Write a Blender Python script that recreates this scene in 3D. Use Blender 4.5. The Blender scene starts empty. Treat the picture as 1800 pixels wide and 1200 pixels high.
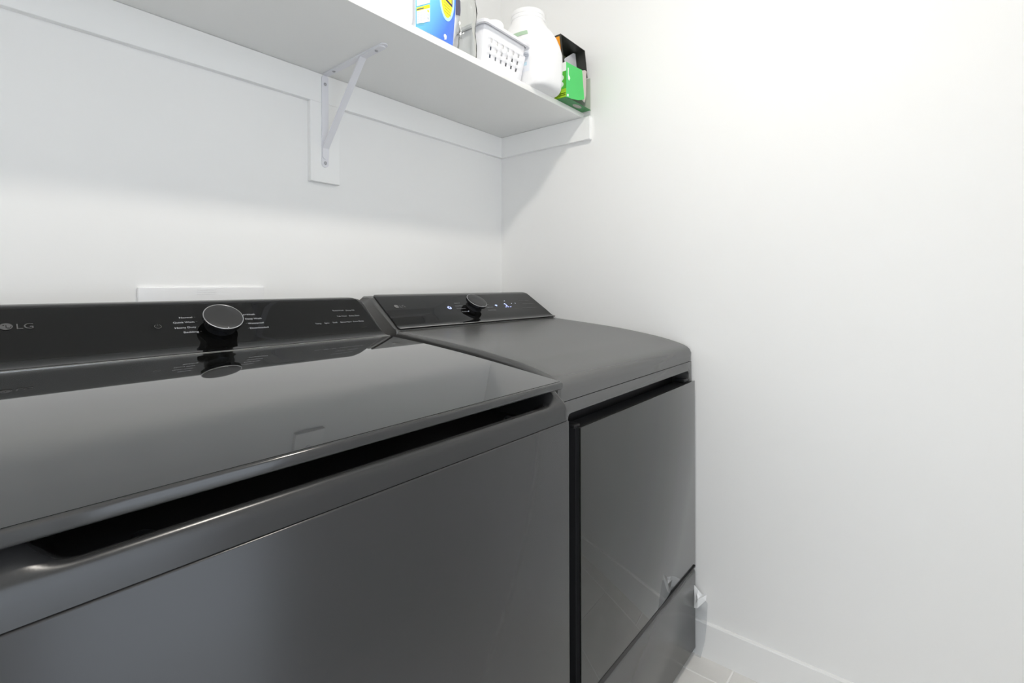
import bpy, bmesh, math, random
from mathutils import Vector, Matrix
random.seed(7)
SC = bpy.context.scene
COL = SC.collection

# ------------------------------------------------------------------ camera
cam_d = bpy.data.cameras.new('camera')
cam = bpy.data.objects.new('camera', cam_d); COL.objects.link(cam)
cam_d.sensor_width = 36.0; cam_d.sensor_fit = 'HORIZONTAL'
cam_d.lens = 866.98 * 36 / 1800
cam_d.shift_y = -(600 - 502.74) / 1800
cam_d.clip_start = 0.02
TH, ROLL = 0.8845, -0.003
Rv = Vector((math.cos(TH), -math.sin(TH), 0)); Fv = Vector((math.sin(TH), math.cos(TH), 0)); Uv = Vector((0, 0, 1))
cx_, cy_ = Rv * math.cos(ROLL) + Uv * math.sin(ROLL), Uv * math.cos(ROLL) - Rv * math.sin(ROLL)
M = Matrix((cx_, cy_, -Fv)).transposed().to_4x4(); M.translation = (-1.5731, -1.3444, 1.1543)
cam.matrix_world = M
SC.camera = cam

# ------------------------------------------------------------------ world (cool daylight reaching in through the doorway)
w = bpy.data.worlds.new('daylight'); SC.world = w; w.use_nodes = True
bg = w.node_tree.nodes["Background"]; bg.inputs[0].default_value = (0.81, 0.895, 1.0, 1); bg.inputs[1].default_value = 2.9
SC.view_settings.view_transform = 'Standard'; SC.view_settings.look = 'None'
SC.view_settings.exposure = 0.08; SC.view_settings.gamma = 1.0; SC.view_settings.use_curve_mapping = False
LIGHT_POS = (-0.94, -1.03); LIGHT_EMIT = 325.0
SC.cycles.max_bounces = 11; SC.cycles.diffuse_bounces = 9; SC.cycles.glossy_bounces = 4; SC.cycles.caustics_reflective = False; SC.cycles.caustics_refractive = False; SC.cycles.transparent_max_bounces = 12

# ------------------------------------------------------------------ materials
MATS = {}
def nodes_of(name):
    m = bpy.data.materials.new(name); m.use_nodes = True
    nt = m.node_tree
    return m, nt, nt.nodes['Principled BSDF']
def mat(name, col, rough=0.5, metal=0.0, ior=1.5, coat=0.0, emis=None, es=0.0, bump=0.0, bscale=200.0, trans=0.0, alpha=1.0, spec=0.5, mottle=0.0, mscale=3.0, cior=1.5):
    if name in MATS: return MATS[name]
    m, nt, p = nodes_of(name)
    c = (*col, 1)
    p.inputs['Base Color'].default_value = c
    p.inputs['Roughness'].default_value = rough; p.inputs['Metallic'].default_value = metal
    p.inputs['IOR'].default_value = ior; p.inputs['Coat Weight'].default_value = coat; p.inputs['Coat IOR'].default_value = cior; p.inputs['Coat Roughness'].default_value = 0.02
    p.inputs['Specular IOR Level'].default_value = spec
    p.inputs['Transmission Weight'].default_value = trans; p.inputs['Alpha'].default_value = alpha
    if emis: p.inputs['Emission Color'].default_value = (*emis, 1); p.inputs['Emission Strength'].default_value = es
    tc = None
    if bump or mottle: tc = nt.nodes.new('ShaderNodeTexCoord')
    if bump:
        n = nt.nodes.new('ShaderNodeTexNoise'); n.inputs['Scale'].default_value = bscale; n.inputs['Detail'].default_value = 3
        b = nt.nodes.new('ShaderNodeBump'); b.inputs['Strength'].default_value = bump; b.inputs['Distance'].default_value = 0.002
        nt.links.new(tc.outputs['Object'], n.inputs['Vector']); nt.links.new(n.outputs['Fac'], b.inputs['Height']); nt.links.new(b.outputs['Normal'], p.inputs['Normal'])
    if mottle:
        n = nt.nodes.new('ShaderNodeTexNoise'); n.inputs['Scale'].default_value = mscale; n.inputs['Detail'].default_value = 6
        r = nt.nodes.new('ShaderNodeValToRGB')
        r.color_ramp.elements[0].position = 0.3; r.color_ramp.elements[1].position = 0.7
        r.color_ramp.elements[0].color = (*[x * (1 - mottle) for x in col], 1); r.color_ramp.elements[1].color = (*[min(1, x * (1 + mottle)) for x in col], 1)
        nt.links.new(tc.outputs['Object'], n.inputs['Vector']); nt.links.new(n.outputs['Fac'], r.inputs['Fac']); nt.links.new(r.outputs['Color'], p.inputs['Base Color'])
    MATS[name] = m
    return m
M_WALL = mat('wall_paint', (0.905, 0.903, 0.897), 0.55, bump=0.12, bscale=38, mottle=0.008, mscale=1.5)
M_CEIL = mat('ceiling_paint', (0.92, 0.92, 0.91), 0.8, bump=0.08, bscale=60)
M_TRIM = mat('trim_paint', (0.925, 0.925, 0.92), 0.38, bump=0.02, bscale=30)
M_SHELF = mat('shelf_paint', (0.875, 0.875, 0.86), 0.4, bump=0.02, bscale=25)
M_STEELW = mat('white_powder_steel', (0.80, 0.80, 0.84), 0.35, bump=0.03, bscale=400)
M_SCREW = mat('screw_zinc', (0.45, 0.45, 0.47), 0.3, 0.9)
M_GROUT = mat('grout', (0.95, 0.945, 0.93), 0.85, bump=0.1, bscale=300)
M_TILE = mat('porcelain_tile', (0.80, 0.785, 0.76), 0.42, bump=0.03, bscale=60, mottle=0.06, mscale=7)
M_BODY = mat('graphite_steel', (0.028, 0.028, 0.0285), 0.24, 0.0, 1.49, bump=0.012, bscale=900)
M_DBODY = mat('dryer_graphite', (0.066, 0.066, 0.065), 0.26, 0.0, 1.74, bump=0.012, bscale=900)
M_LID = mat('tinted_lid_glass', (0.006, 0.0065, 0.006), 0.02, 0, 1.32, coat=1.0, cior=1.3)
M_PANEL = mat('control_glass', (0.004, 0.004, 0.004), 0.03, 0, 1.45, bump=0.01, bscale=6)
M_DOOR = mat('door_glass', (0.02, 0.021, 0.02), 0.03, 0, 1.7, bump=0.02, bscale=5)
M_BLACK = mat('black_plastic', (0.008, 0.008, 0.009), 0.45)
M_KNOB = mat('knob_face', (0.028, 0.028, 0.029), 0.34)
M_KSIDE = mat('knob_side', (0.02, 0.021, 0.024), 0.25, 0.4)
M_GLINT = mat('edge_glint_metal', (0.42, 0.42, 0.41), 0.25, 0.9)  # bright metal standing in for the highlight on the control glass edges
M_CHROME = mat('knob_chrome', (0.55, 0.55, 0.57), 0.18, 1.0)
M_PRINT = mat('panel_print', (0.50, 0.51, 0.54), 0.5)
M_PRINTD = mat('panel_print_dim', (0.17, 0.17, 0.17), 0.5)
M_PRINT2 = mat('panel_print_soft', (0.33, 0.34, 0.36), 0.5)
M_PRINTL = mat('panel_logo', (0.085, 0.085, 0.085), 0.5)
M_PRINTF = mat('panel_print_faint', (0.07, 0.07, 0.07), 0.5)
M_LED = mat('display_led', (0.3, 0.35, 0.9), 0.5, emis=(0.42, 0.5, 1.0), es=2.6)
M_LEDW = mat('indicator_led', (0.6, 0.6, 0.8), 0.5, emis=(0.75, 0.8, 1.0), es=0.8)
M_WPLAST = mat('white_plastic', (0.86, 0.86, 0.87), 0.32)
M_PLATE = mat('outlet_plastic', (0.84, 0.84, 0.85), 0.3)

# ------------------------------------------------------------------ mesh helpers
OFF = {}
def obj(name, verts, faces, m, parent=None, smooth=None, mats=None, fm=None):
    if parent is not None and parent.name in OFF:
        o_ = OFF[parent.name]; verts = [(v[0] - o_[0], v[1] - o_[1], v[2] - o_[2]) for v in verts]
    me = bpy.data.meshes.new(name); me.from_pydata([tuple(v) for v in verts], [], faces)
    bm = bmesh.new(); bm.from_mesh(me); bmesh.ops.recalc_face_normals(bm, faces=bm.faces); bm.to_mesh(me); bm.free()
    for mm in (mats or [m]): me.materials.append(mm)
    if fm:
        for p, i in zip(me.polygons, fm): p.material_index = i
    if smooth is not None:
        for p in me.polygons: p.use_smooth = True
        me.set_sharp_from_angle(angle=math.radians(smooth))
    o = bpy.data.objects.new(name, me); COL.objects.link(o)
    if parent is not None:
        o.parent = parent
        OFF[o.name] = OFF.get(parent.name, (0, 0, 0))
    return o
def tag(o, label=None, cat=None, group=None, kind=None):
    if label: o['label'] = label
    if cat: o['category'] = cat
    if group: o['group'] = group
    if kind: o['kind'] = kind
    return o
def empty(name, loc, rz=0.0):
    o = bpy.data.objects.new(name, None); COL.objects.link(o); o.location = loc; o.rotation_euler = (0, 0, rz)
    o.empty_display_size = 0.1
    return o
def box_vf(x0, x1, y0, y1, z0, z1):
    v = [(x0,y0,z0),(x1,y0,z0),(x1,y1,z0),(x0,y1,z0),(x0,y0,z1),(x1,y0,z1),(x1,y1,z1),(x0,y1,z1)]
    f = [(0,3,2,1),(4,5,6,7),(0,1,5,4),(1,2,6,5),(2,3,7,6),(3,0,4,7)]
    return v, f
def bevel_vf(v, f, r, seg=2):
    bm = bmesh.new(); vs = [bm.verts.new(p) for p in v]
    for q in f: bm.faces.new([vs[i] for i in q])
    bmesh.ops.recalc_face_normals(bm, faces=bm.faces)
    bmesh.ops.bevel(bm, geom=list(bm.edges), offset=r, segments=seg, profile=0.5, affect='EDGES', clamp_overlap=True)
    bm.verts.index_update()
    V = [tuple(p.co) for p in bm.verts]; F = [tuple(x.index for x in q.verts) for q in bm.faces]; bm.free()
    return V, F
def box(name, b, m, parent=None, bev=0.0, seg=2):
    v, f = box_vf(*b)
    if bev: v, f = bevel_vf(v, f, bev, seg)
    return obj(name, v, f, m, parent, 35 if bev else None)
def joined(lst):
    V, F = [], []
    for v, f in lst:
        n = len(V); V += list(v); F += [tuple(i + n for i in q) for q in f]
    return V, F
def prism_vf(poly, a0, a1, axis='x'):
    """closed polygon extruded along an axis; poly holds the two other coordinates"""
    n = len(poly); V = []
    for a in (a0, a1):
        for p, q in poly: V.append((a, p, q) if axis == 'x' else ((p, a, q) if axis == 'y' else (p, q, a)))
    F = [tuple(range(n)), tuple(range(2 * n - 1, n - 1, -1))] + [(i, (i + 1) % n, n + (i + 1) % n, n + i) for i in range(n)]
    return V, F
def loft_vf(rings, cap=True, closed=True):
    n = len(rings[0]); V = [p for r in rings for p in r]; F = []
    for k in range(len(rings) - 1):
        for i in range(n if closed else n - 1):
            j = (i + 1) % n; F.append((k*n+i, k*n+j, (k+1)*n+j, (k+1)*n+i))
    if cap: F.append(tuple(range(n - 1, -1, -1))); F.append(tuple(range((len(rings)-1)*n, len(rings)*n)))
    return V, F
def sup_ring(cx, cy, z, rx, ry, n=2.0, seg=40):
    out = []
    for i in range(seg):
        t = 2 * math.pi * i / seg; c, s = math.cos(t), math.sin(t)
        out.append((cx + rx * math.copysign(abs(c) ** (2 / n), c), cy + ry * math.copysign(abs(s) ** (2 / n), s), z))
    return out
def lathe_vf(prof, origin, axis, seg=40, cap=True):
    ax = Vector(axis).normalized(); t = Vector((1, 0, 0)) if abs(ax.x) < 0.9 else Vector((0, 1, 0))
    e1 = (t - ax * t.dot(ax)).normalized(); e2 = ax.cross(e1); o = Vector(origin)
    return loft_vf([[tuple(o + ax * h + (e1 * math.cos(2*math.pi*i/seg) + e2 * math.sin(2*math.pi*i/seg)) * r) for i in range(seg)] for r, h in prof], cap)
def sm(a, b, x):
    t = max(0.0, min(1.0, (x - a) / (b - a))); return t * t * (3 - 2 * t)
def resample(pts, n):
    """smooth (Catmull-Rom) curve through points, n samples evenly by arc length"""
    P = [Vector((p[0], p[1], 0)) for p in pts]; P = [P[0] * 2 - P[1]] + P + [P[-1] * 2 - P[-2]]
    d = []
    for i in range(1, len(P) - 2):
        for k in range(24):
            t = k / 24; a, b, c, e = P[i-1], P[i], P[i+1], P[i+2]
            d.append(0.5 * ((2*b) + (c-a)*t + (2*a-5*b+4*c-e)*t*t + (3*b-a-3*c+e)*t**3))
    d.append(P[-2]); L = [0]
    for i in range(1, len(d)): L.append(L[-1] + (d[i]-d[i-1]).length)
    out, j = [], 0
    for k in range(n):
        s = L[-1] * k / (n - 1)
        while j < len(d) - 2 and L[j+1] < s: j += 1
        t = (s - L[j]) / max(1e-9, L[j+1] - L[j]); q = d[j].lerp(d[j+1], max(0, min(1, t))); out.append((q.x, q.y))
    return out
def offset_curve(pts, d):
    out = []
    for i in range(len(pts)):
        a, b = pts[max(0, i-1)], pts[min(len(pts)-1, i+1)]
        ty, tz = b[0]-a[0], b[1]-a[1]; l = math.hypot(ty, tz); out.append((pts[i][0] - tz/l*d, pts[i][1] + ty/l*d))
    return out
def curved_slab_vf(prof, x0, x1, thick, rb=0.0, rt=0.02, inset_top=0.0, nx=30, edge=0.001):
    """slab that follows a (y,z) profile, rounded corners at its upper end, thickness towards the inside"""
    L = [0]
    for i in range(1, len(prof)): L.append(L[-1] + math.hypot(prof[i][0]-prof[i-1][0], prof[i][1]-prof[i-1][1]))
    T = L[-1]
    def ext(s):
        ins = inset_top * s / T
        for r, d in ((rt, T - s), (rb, s)):
            if r and d < r: ins += r - math.sqrt(max(0, r*r - (r-d)**2))
        return x0 + ins, x1 - ins
    top = offset_curve(prof, 0.0); e1 = offset_curve(prof, -edge); bot = offset_curve(prof, -thick)
    rings = []
    ns = len(prof)
    def per(curve, shrink):
        R = []
        for i in range(ns): R.append((ext(L[i])[0] + shrink, *curve[i]))
        for k in range(1, nx): a, b = ext(T); R.append((a + (b-a)*k/nx, *curve[-1]))
        for i in range(ns-1, -1, -1): R.append((ext(L[i])[1] - shrink, *curve[i]))
        for k in range(1, nx): a, b = ext(0); R.append((b + (a-b)*k/nx, *curve[0]))
        return R
    V, F = [], []
    # top grid
    xs = [k / nx for k in range(nx + 1)]
    for i in range(ns):
        a, b = ext(L[i]); a += edge; b -= edge
        for t in xs: V.append((a + (b-a)*t, *top[i]))
    for i in range(ns-1):
        for k in range(nx): F.append((i*(nx+1)+k, i*(nx+1)+k+1, (i+1)*(nx+1)+k+1, (i+1)*(nx+1)+k))
    n0 = len(V)
    for i in range(ns):
        a, b = ext(L[i])
        for t in xs: V.append((a + (b-a)*t, *bot[i]))
    for i in range(ns-1):
        for k in range(nx): F.append((n0+i*(nx+1)+k, n0+(i+1)*(nx+1)+k, n0+(i+1)*(nx+1)+k+1, n0+i*(nx+1)+k+1))
    def loop(base):
        r = [base + i*(nx+1) for i in range(ns)] + [base + (ns-1)*(nx+1)+k for k in range(1, nx)]
        r += [base + i*(nx+1)+nx for i in range(ns-1, -1, -1)] + [base + k for k in range(nx-1, 0, -1)]
        return r
    lt, lb = loop(0), loop(n0)
    n1 = len(V); V += per(e1, 0.0); N = len(lt)
    for i in range(N):
        j = (i+1) % N
        F.append((lt[i], lt[j], n1+j, n1+i)); F.append((n1+i, n1+j, lb[j], lb[i]))
    return V, F

# ------------------------------------------------------------------ room shell
XL, YF, ZC = -1.77, -2.05, 2.44
def structure(o): o['kind'] = 'structure'; return o
structure(box('wall_back', (XL - 0.1, 0.1, 0, 0.1, 0, ZC), M_WALL))
structure(box('wall_right', (0, 0.1, YF - 0.1, 0, 0, ZC), M_WALL))
structure(box('wall_left', (XL - 0.1, XL, YF - 0.1, 0, 0, ZC), M_WALL))
DX0, DX1, DZ = -1.70, -1.05, 2.04
v, f = joined([box_vf(XL, DX0, YF - 0.1, YF, 0, ZC), box_vf(DX1, 0, YF - 0.1, YF, 0, ZC), box_vf(DX0, DX1, YF - 0.1, YF, DZ, ZC)])
structure(obj('wall_front', v, f, M_WALL))
structure(box('ceiling', (XL - 0.1, 0.1, YF - 0.1, 0.1, ZC, ZC + 0.08), M_CEIL))
v, f = joined([box_vf(DX0 - 0.06, DX0, YF, YF + 0.015, 0, DZ + 0.06), box_vf(DX1, DX1 + 0.06, YF, YF + 0.015, 0, DZ + 0.06), box_vf(DX0, DX1, YF, YF + 0.015, DZ, DZ + 0.06)])
structure(obj('door_1', v, f, M_TRIM))
BB = 0.0125
def baseboard(name, p0, p1, nrm):
    prof = [(0.0005, 0), (BB, 0), (BB, 0.105), (BB - 0.0025, 0.1082), (0.0005, 0.1082)]
    d = Vector(p1) - Vector(p0); n = Vector(nrm); V = []
    for b in (Vector(p0), Vector(p1)):
        for a, z in prof: V.append(tuple(b + n * a + Vector((0, 0, z))))
    k = len(prof); F = [tuple(range(k)), tuple(range(2*k-1, k-1, -1))] + [(i, (i+1) % k, k+(i+1) % k, k+i) for i in range(k)]
    return structure(obj(name, V, F, M_TRIM))
baseboard('baseboard_right', (0, YF, 0), (0, -BB, 0), (-1, 0, 0))
baseboard('baseboard_back', (XL, 0, 0), (0, 0, 0), (0, -1, 0))
baseboard('baseboard_left', (XL, YF, 0), (XL, -BB, 0), (1, 0, 0))
# tiled floor: grout bed with single porcelain tiles
floor = structure(box('floor', (XL - 0.1, 0.1, YF - 1.2, 0.1, -0.1, -0.0015), M_GROUT))
TW, TL, G = 0.303, 0.606, 0.004
tile_meshes = {}
def tile(x0, x1, y0, y1):
    w_, l_ = round(x1 - x0, 4), round(y1 - y0, 4)
    if (w_, l_) not in tile_meshes:
        V, F = bevel_vf(*box_vf(0, w_, 0, l_, -0.012, 0.0), 0.0012, 1)
        o = obj('tile', V, F, M_TILE, floor); tile_meshes[(w_, l_)] = o.data
    else:
        o = bpy.data.objects.new('tile', tile_meshes[(w_, l_)]); COL.objects.link(o); o.parent = floor
    o.location = (x0, y0, 0)
ri, x = 0, -0.090
rows = [(-0.090, 0.0)]
while x > XL: rows.append((max(x - TW, XL), x)); x -= TW
for ri, (xa, xb) in enumerate(rows):
    y = -0.918 + 2 * TL - (0.5 * TL if ri % 2 else 0.0)
    while y > YF - 1.1:
        ya, yb = max(y - TL, YF - 1.1), min(y, 0.0)
        if yb - ya > 0.02: tile(xa + G/2, xb - G/2, ya + G/2, yb - G/2)
        y -= TL

# ------------------------------------------------------------------ ceiling light
cl = empty('ceiling_light', (LIGHT_POS[0], LIGHT_POS[1], ZC)); OFF[cl.name] = (LIGHT_POS[0], LIGHT_POS[1], ZC)
lx_, ly_ = LIGHT_POS[:2]
v, f = lathe_vf([(0.095, 0.0003), (0.098, 0.006), (0.094, 0.012), (0.057, 0.0139)], (lx_, ly_, ZC), (0, 0, -1)); obj('trim_ring', v, f, M_WPLAST, cl, 40)
v, f = lathe_vf([(0.054*math.cos(t*math.pi/2/10), 0.014 + 0.018*math.sin(t*math.pi/2/10)) for t in range(10)] + [(0.002, 0.032)], (lx_, ly_, ZC), (0, 0, -1))
obj('diffuser', v, f, mat('lamp_diffuser', (0.9, 0.9, 0.9), 0.5, emis=(1.0, 0.945, 0.86), es=LIGHT_EMIT), cl, 40)
tag(cl, 'round white flush ceiling light above the laundry appliances', 'light')

# ------------------------------------------------------------------ shelf with cleats
ZS, SD, TT, HS = 1.7693, 0.4013, 0.0166, 0.0836
ZT = ZS + 0.019
shelf = empty('wall_shelf', (-1.0, -0.2, ZS))
OFF[shelf.name] = (-1.0, -0.2, ZS)
v, f = bevel_vf(*box_vf(XL + 0.001, -0.001, -SD, -0.001, ZS, ZT), 0.0015, 2); obj('shelf_board', v, f, M_SHELF, shelf, 35)
box('cleat', (XL + 0.001, -TT, -TT, -0.0003, ZS - HS, ZS - 0.0003), M_TRIM, shelf, 0.001, 1)
box('cleat', (-TT, -0.0003, -0.434, -0.0003, ZS - HS, ZS - 0.0003), M_TRIM, shelf, 0.001, 1)
box('backing_block', (-0.852, -0.760, -TT, -0.0003, 1.4562, ZS - HS - 0.0002), M_TRIM, shelf, 0.001, 1)
tag(shelf, 'deep white painted wall shelf on cleats above the washer and dryer', 'shelf')

# steel bracket
BX = -0.8085; BW = 0.0105
br = empty('shelf_bracket', (BX, -0.02, 1.51)); OFF[br.name] = (BX, -0.02, 1.51)
def strip(path, w, t, round_end=True):
    """flat bar following a (y,z) path, width along x, with rounded ends"""
    P = [Vector((0, y, z)) for y, z in path]; rings = []
    L = [0]
    for i in range(1, len(P)): L.append(L[-1] + (P[i]-P[i-1]).length)
    stn = []
    for i in range(len(P)):
        a, b = P[max(0, i-1)], P[min(len(P)-1, i+1)]; stn.append((P[i], (b-a).normalized(), L[i]))
    if round_end:
        full = []
        for k in range(6): d = w * (1 - math.cos(k/6*math.pi/2)); full.append(d)
        st2 = []
        for d in full: st2.append((P[0] + (P[1]-P[0]).normalized()*d, (P[1]-P[0]).normalized(), d))
        st2 += [s for s in stn if w < s[2] < L[-1]-w]
        for d in reversed(full): st2.append((P[-1] + (P[-2]-P[-1]).normalized()*d, (P[-1]-P[-2]).normalized(), L[-1]-d))
        stn = st2
    for p, tg, s in stn:
        n = Vector((1, 0, 0)).cross(tg).normalized() * t/2
        d = min(s, L[-1]-s); hw = w
        if round_end and d < w: hw = max(0.0012, math.sqrt(max(0, w*w - (w-d)**2)))
        rings.append([(BX-hw, *(p-n)[1:]), (BX+hw, *(p-n)[1:]), (BX+hw, *(p+n)[1:]), (BX-hw, *(p+n)[1:])])
    return loft_vf(rings)
yv = -TT - 0.0018
v, f = strip([(yv, 1.500), (yv, ZS - 0.002)], BW, 0.003); obj('upright', v, f, M_STEELW, br, 30)
zh = ZS - 0.0018
v, f = strip([(yv, zh), (-0.309, zh)], BW, 0.003); obj('top_arm', v, f, M_STEELW, br, 30)
v, f = strip([(yv - 0.003, 1.523), (yv - 0.0031, 1.552), (yv - 0.0045, 1.557), (-0.203, zh - 0.0085), (-0.209, zh - 0.0038), (-0.217, zh - 0.0032), (-0.299, zh - 0.003)], BW - 0.0008, 0.0028); obj('brace', v, f, M_STEELW, br, 30)
def screw(o, ax):
    v, f = lathe_vf([(0.0046, 0.0), (0.0046, 0.0008), (0.0035, 0.0022), (0.0012, 0.0028), (0.001, 0.0018)], o, ax, 16); obj('screw', v, f, M_SCREW, br, 40)
screw((BX, yv - 0.0015, 1.741), (0, -1, 0)); screw((BX, yv - 0.0015, 1.5125), (0, -1, 0))
screw((BX, -0.066, zh - 0.0015), (0, 0, -1)); screw((BX, -0.268, zh - 0.0045), (0, 0, -1))
tag(br, 'white folded steel shelf bracket with diagonal brace screwed to the block', 'bracket')

# ------------------------------------------------------------------ outlet box plate behind the washer
ob = empty('outlet_box', (-1.115, -0.004, 1.05)); OFF[ob.name] = (-1.115, -0.004, 1.05)
v, f = joined([box_vf(-1.253, -0.977, -0.007, -0.0003, 1.138, 1.155), box_vf(-1.253, -0.977, -0.007, -0.0003, 0.925, 0.942), box_vf(-1.253, -1.232, -0.007, -0.0003, 0.942, 1.138), box_vf(-0.998, -0.977, -0.007, -0.0003, 0.942, 1.138)])
box('plate', (-1.253, -0.977, -0.0075, -0.0003, 0.925, 1.155), M_PLATE, ob, 0.003, 3)
for k in range(3): box('embossed_line', (-1.135, -1.095, -0.0081, -0.0072, 1.147 - k*0.005, 1.1485 - k*0.005), M_PLATE, ob)
tag(ob, 'flat white plastic utility box cover on wall behind the washer panel', 'utility box')

# ------------------------------------------------------------------ lettering helper
def text_vf(s):
    cu = bpy.data.curves.new('t', 'FONT'); cu.body = s; cu.size = 1.0; cu.resolution_u = 3
    o = bpy.data.objects.new('t', cu); COL.objects.link(o)
    dg = bpy.context.evaluated_depsgraph_get(); me = bpy.data.meshes.new_from_object(o.evaluated_get(dg))
    V = [(p.co.x, p.co.y) for p in me.vertices]; F = [tuple(p.vertices) for p in me.polygons]
    bpy.data.objects.remove(o); bpy.data.curves.remove(cu); bpy.data.meshes.remove(me)
    return V, F
class Plane2:
    """2D drawing plane on an appliance's sloped control glass: x along the width, s up the slope"""
    def __init__(self, y0, z0, y1, z1, lift=0.0007):
        l = math.hypot(y1-y0, z1-z0); self.o = (y0, z0); self.d = ((y1-y0)/l, (z1-z0)/l); self.n = (-self.d[1], self.d[0]); self.l = lift
    def pt(self, x, s, h=0.0): k = self.l + h; return (x, self.o[0] + self.d[0]*s + self.n[0]*k, self.o[1] + self.d[1]*s + self.n[1]*k)
    def text(self, s, xa, xb, sc, m, parent, name='lettering', hmax=None):
        V, F = text_vf(s); x0, x1 = min(p[0] for p in V), max(p[0] for p in V)
        k = (xb - xa) / (x1 - x0); ky = k
        if hmax: ky = min(k, hmax)
        return obj(name, [self.pt(xa + (p[0]-x0)*k, sc + (p[1]-0.33)*ky) for p in V], F, m, parent)
    def disc(self, x, s, r, m, parent, name, r0=0.0, a0=0.0, a1=360.0, seg=28, h=0.0, asp=1.0):
        V, F = [], []; n = seg
        for i in range(n + 1):
            t = math.radians(a0 + (a1-a0)*i/n)
            V.append(self.pt(x + math.cos(t)*r, s + math.sin(t)*r*asp, h)); V.append(self.pt(x + math.cos(t)*r0, s + math.sin(t)*r0*asp, h))
        for i in range(n): F.append((2*i, 2*i+2, 2*i+3, 2*i+1))
        return obj(name, V, F, m, parent)
    def rect(self, xa, xb, sa, sb, m, parent, name, h=0.0):
        return obj(name, [self.pt(xa, sa, h), self.pt(xb, sa, h), self.pt(xb, sb, h), self.pt(xa, sb, h)], [(0, 1, 2, 3)], m, parent)
def logo(pl, xo, so, r, xl0, xl1, m, dark, parent):
    pl.disc(xo, so, r, m, parent, 'emblem')
    pl.disc(xo - r*0.35, so + r*0.35, r*0.14, dark, parent, 'emblem_dot', h=0.0002)
    pl.disc(xo, so, r*0.78, dark, parent, 'emblem_arc', r0=r*0.66, a0=-80, a1=0, h=0.0002)
    pl.rect(xo - r*0.05, xo + r*0.07, so - r*0.42, so + r*0.42, dark, parent, 'emblem_bar', 0.0002)
    pl.rect(xo - r*0.05, xo + r*0.38, so - r*0.42, so - r*0.30, dark, parent, 'emblem_bar', 0.0002)
    pl.text('LG', xl0, xl1, so - 0.001, m, parent)
def knob(pl, x, s, parent, R=0.0365, h=0.026):
    c = Vector(pl.pt(x, s)); ax = Vector((0, *pl.n))
    k, kf = lathe_vf([(R*0.80, -0.002), (R*0.72, 0.006), (R*0.74, 0.011), (R*0.90, 0.0155), (R*0.985, 0.0165), (R*1.0, h-0.002)], c, ax, 64)
    o = obj('knob', k, kf, M_KSIDE, parent, 30)
    v, f = lathe_vf([(R*1.0, h-0.002), (R*1.0, h-0.0006), (R*0.975, h), (R*0.955, h-0.0002)], c, ax, 64, False); obj('knob_ring', v, f, M_CHROME, o, 30)
    v, f = lathe_vf([(R*0.957, h-0.0022), (R*0.957, h-0.0005), (R*0.94, h-0.0003), (R*0.5, h-0.0003), (0.001, h-0.0003)], c, ax, 64); obj('knob_face', v, f, M_KNOB, o, 30)
    e1 = Vector((0, -pl.d[0], -pl.d[1])); pc_ = c + ax*(h - 0.0001) + e1*R*0.90
    v, f = lathe_vf([(0.0011, 0.0), (0.0011, 0.0004), (0.0004, 0.0005)], pc_, ax, 12); obj('knob_pointer', v, f, M_PRINT, o, 30)
    return o
AW = 0.735   # appliance width

# ------------------------------------------------------------------ washer
OW = (-0.8125, -0.8532, 0.0); ANG = -0.0121
def base(name, O, cx, cy):
    D = Vector((math.cos(ANG), math.sin(ANG), 0)); N = Vector((-D.y, D.x, 0))
    p = Vector(O) + D * cx + N * cy; e = empty(name, p, ANG); OFF[e.name] = (cx, cy, 0); return e
ws = base('washing_machine', OW, -AW/2, 0.34)
ZSEAM = 0.9100
v, f = bevel_vf(*box_vf(-AW, 0, -0.0022, 0.66, 0.022, ZSEAM - 0.0008), 0.0022, 3); obj('cabinet', v, f, M_BODY, ws, 35)
for fx in (-AW + 0.05, -0.05):
    for fy in (0.06, 0.60):
        v, f = lathe_vf([(0.022, 0.0), (0.022, 0.012), (0.014, 0.016), (0.010, 0.03)], (fx, fy, 0), (0, 0, 1), 20); obj('foot', v, f, M_BLACK, ws, 40)
def lid_z(y): d = y - 0.008; return 0.9795 + 0.122 * d - 0.083 * max(0.0, d - 0.14) ** 2
# top frame: front ridge with a finger scoop behind it, taller at both ends
n_st, rings = 90, []
mid = [(0.0, ZSEAM), (0.0, 0.928), (0.0006, 0.9335), (0.0026, 0.9385), (0.0062, 0.9418), (0.011, 0.9428), (0.016, 0.9418), (0.024, 0.9375), (0.036, 0.929), (0.052, 0.9205), (0.075, 0.917), (0.12, 0.917), (0.3, 0.935), (0.52, 0.960)]
zl = lambda y: lid_z(y) - 0.0190
end = [(0.0, ZSEAM), (0.0, 0.928), (0.0006, 0.9337), (0.0026, 0.9388), (0.0062, 0.9432), (0.0115, 0.9483), (0.019, 0.9545), (0.028, zl(0.028)), (0.04, zl(0.04)), (0.055, zl(0.055)), (0.08, zl(0.08)), (0.13, zl(0.13)), (0.3, zl(0.3)), (0.52, zl(0.52))]
xs = sorted(set([-AW + d for d in (0, 0.0006, 0.0018, 0.004, 0.008)] + [-d for d in (0, 0.0006, 0.0018, 0.004, 0.008)] + [-AW + 0.012 + (AW - 0.024) * (0.5 - 0.5*math.cos(math.pi*i/120)) for i in range(121)]))
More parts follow.
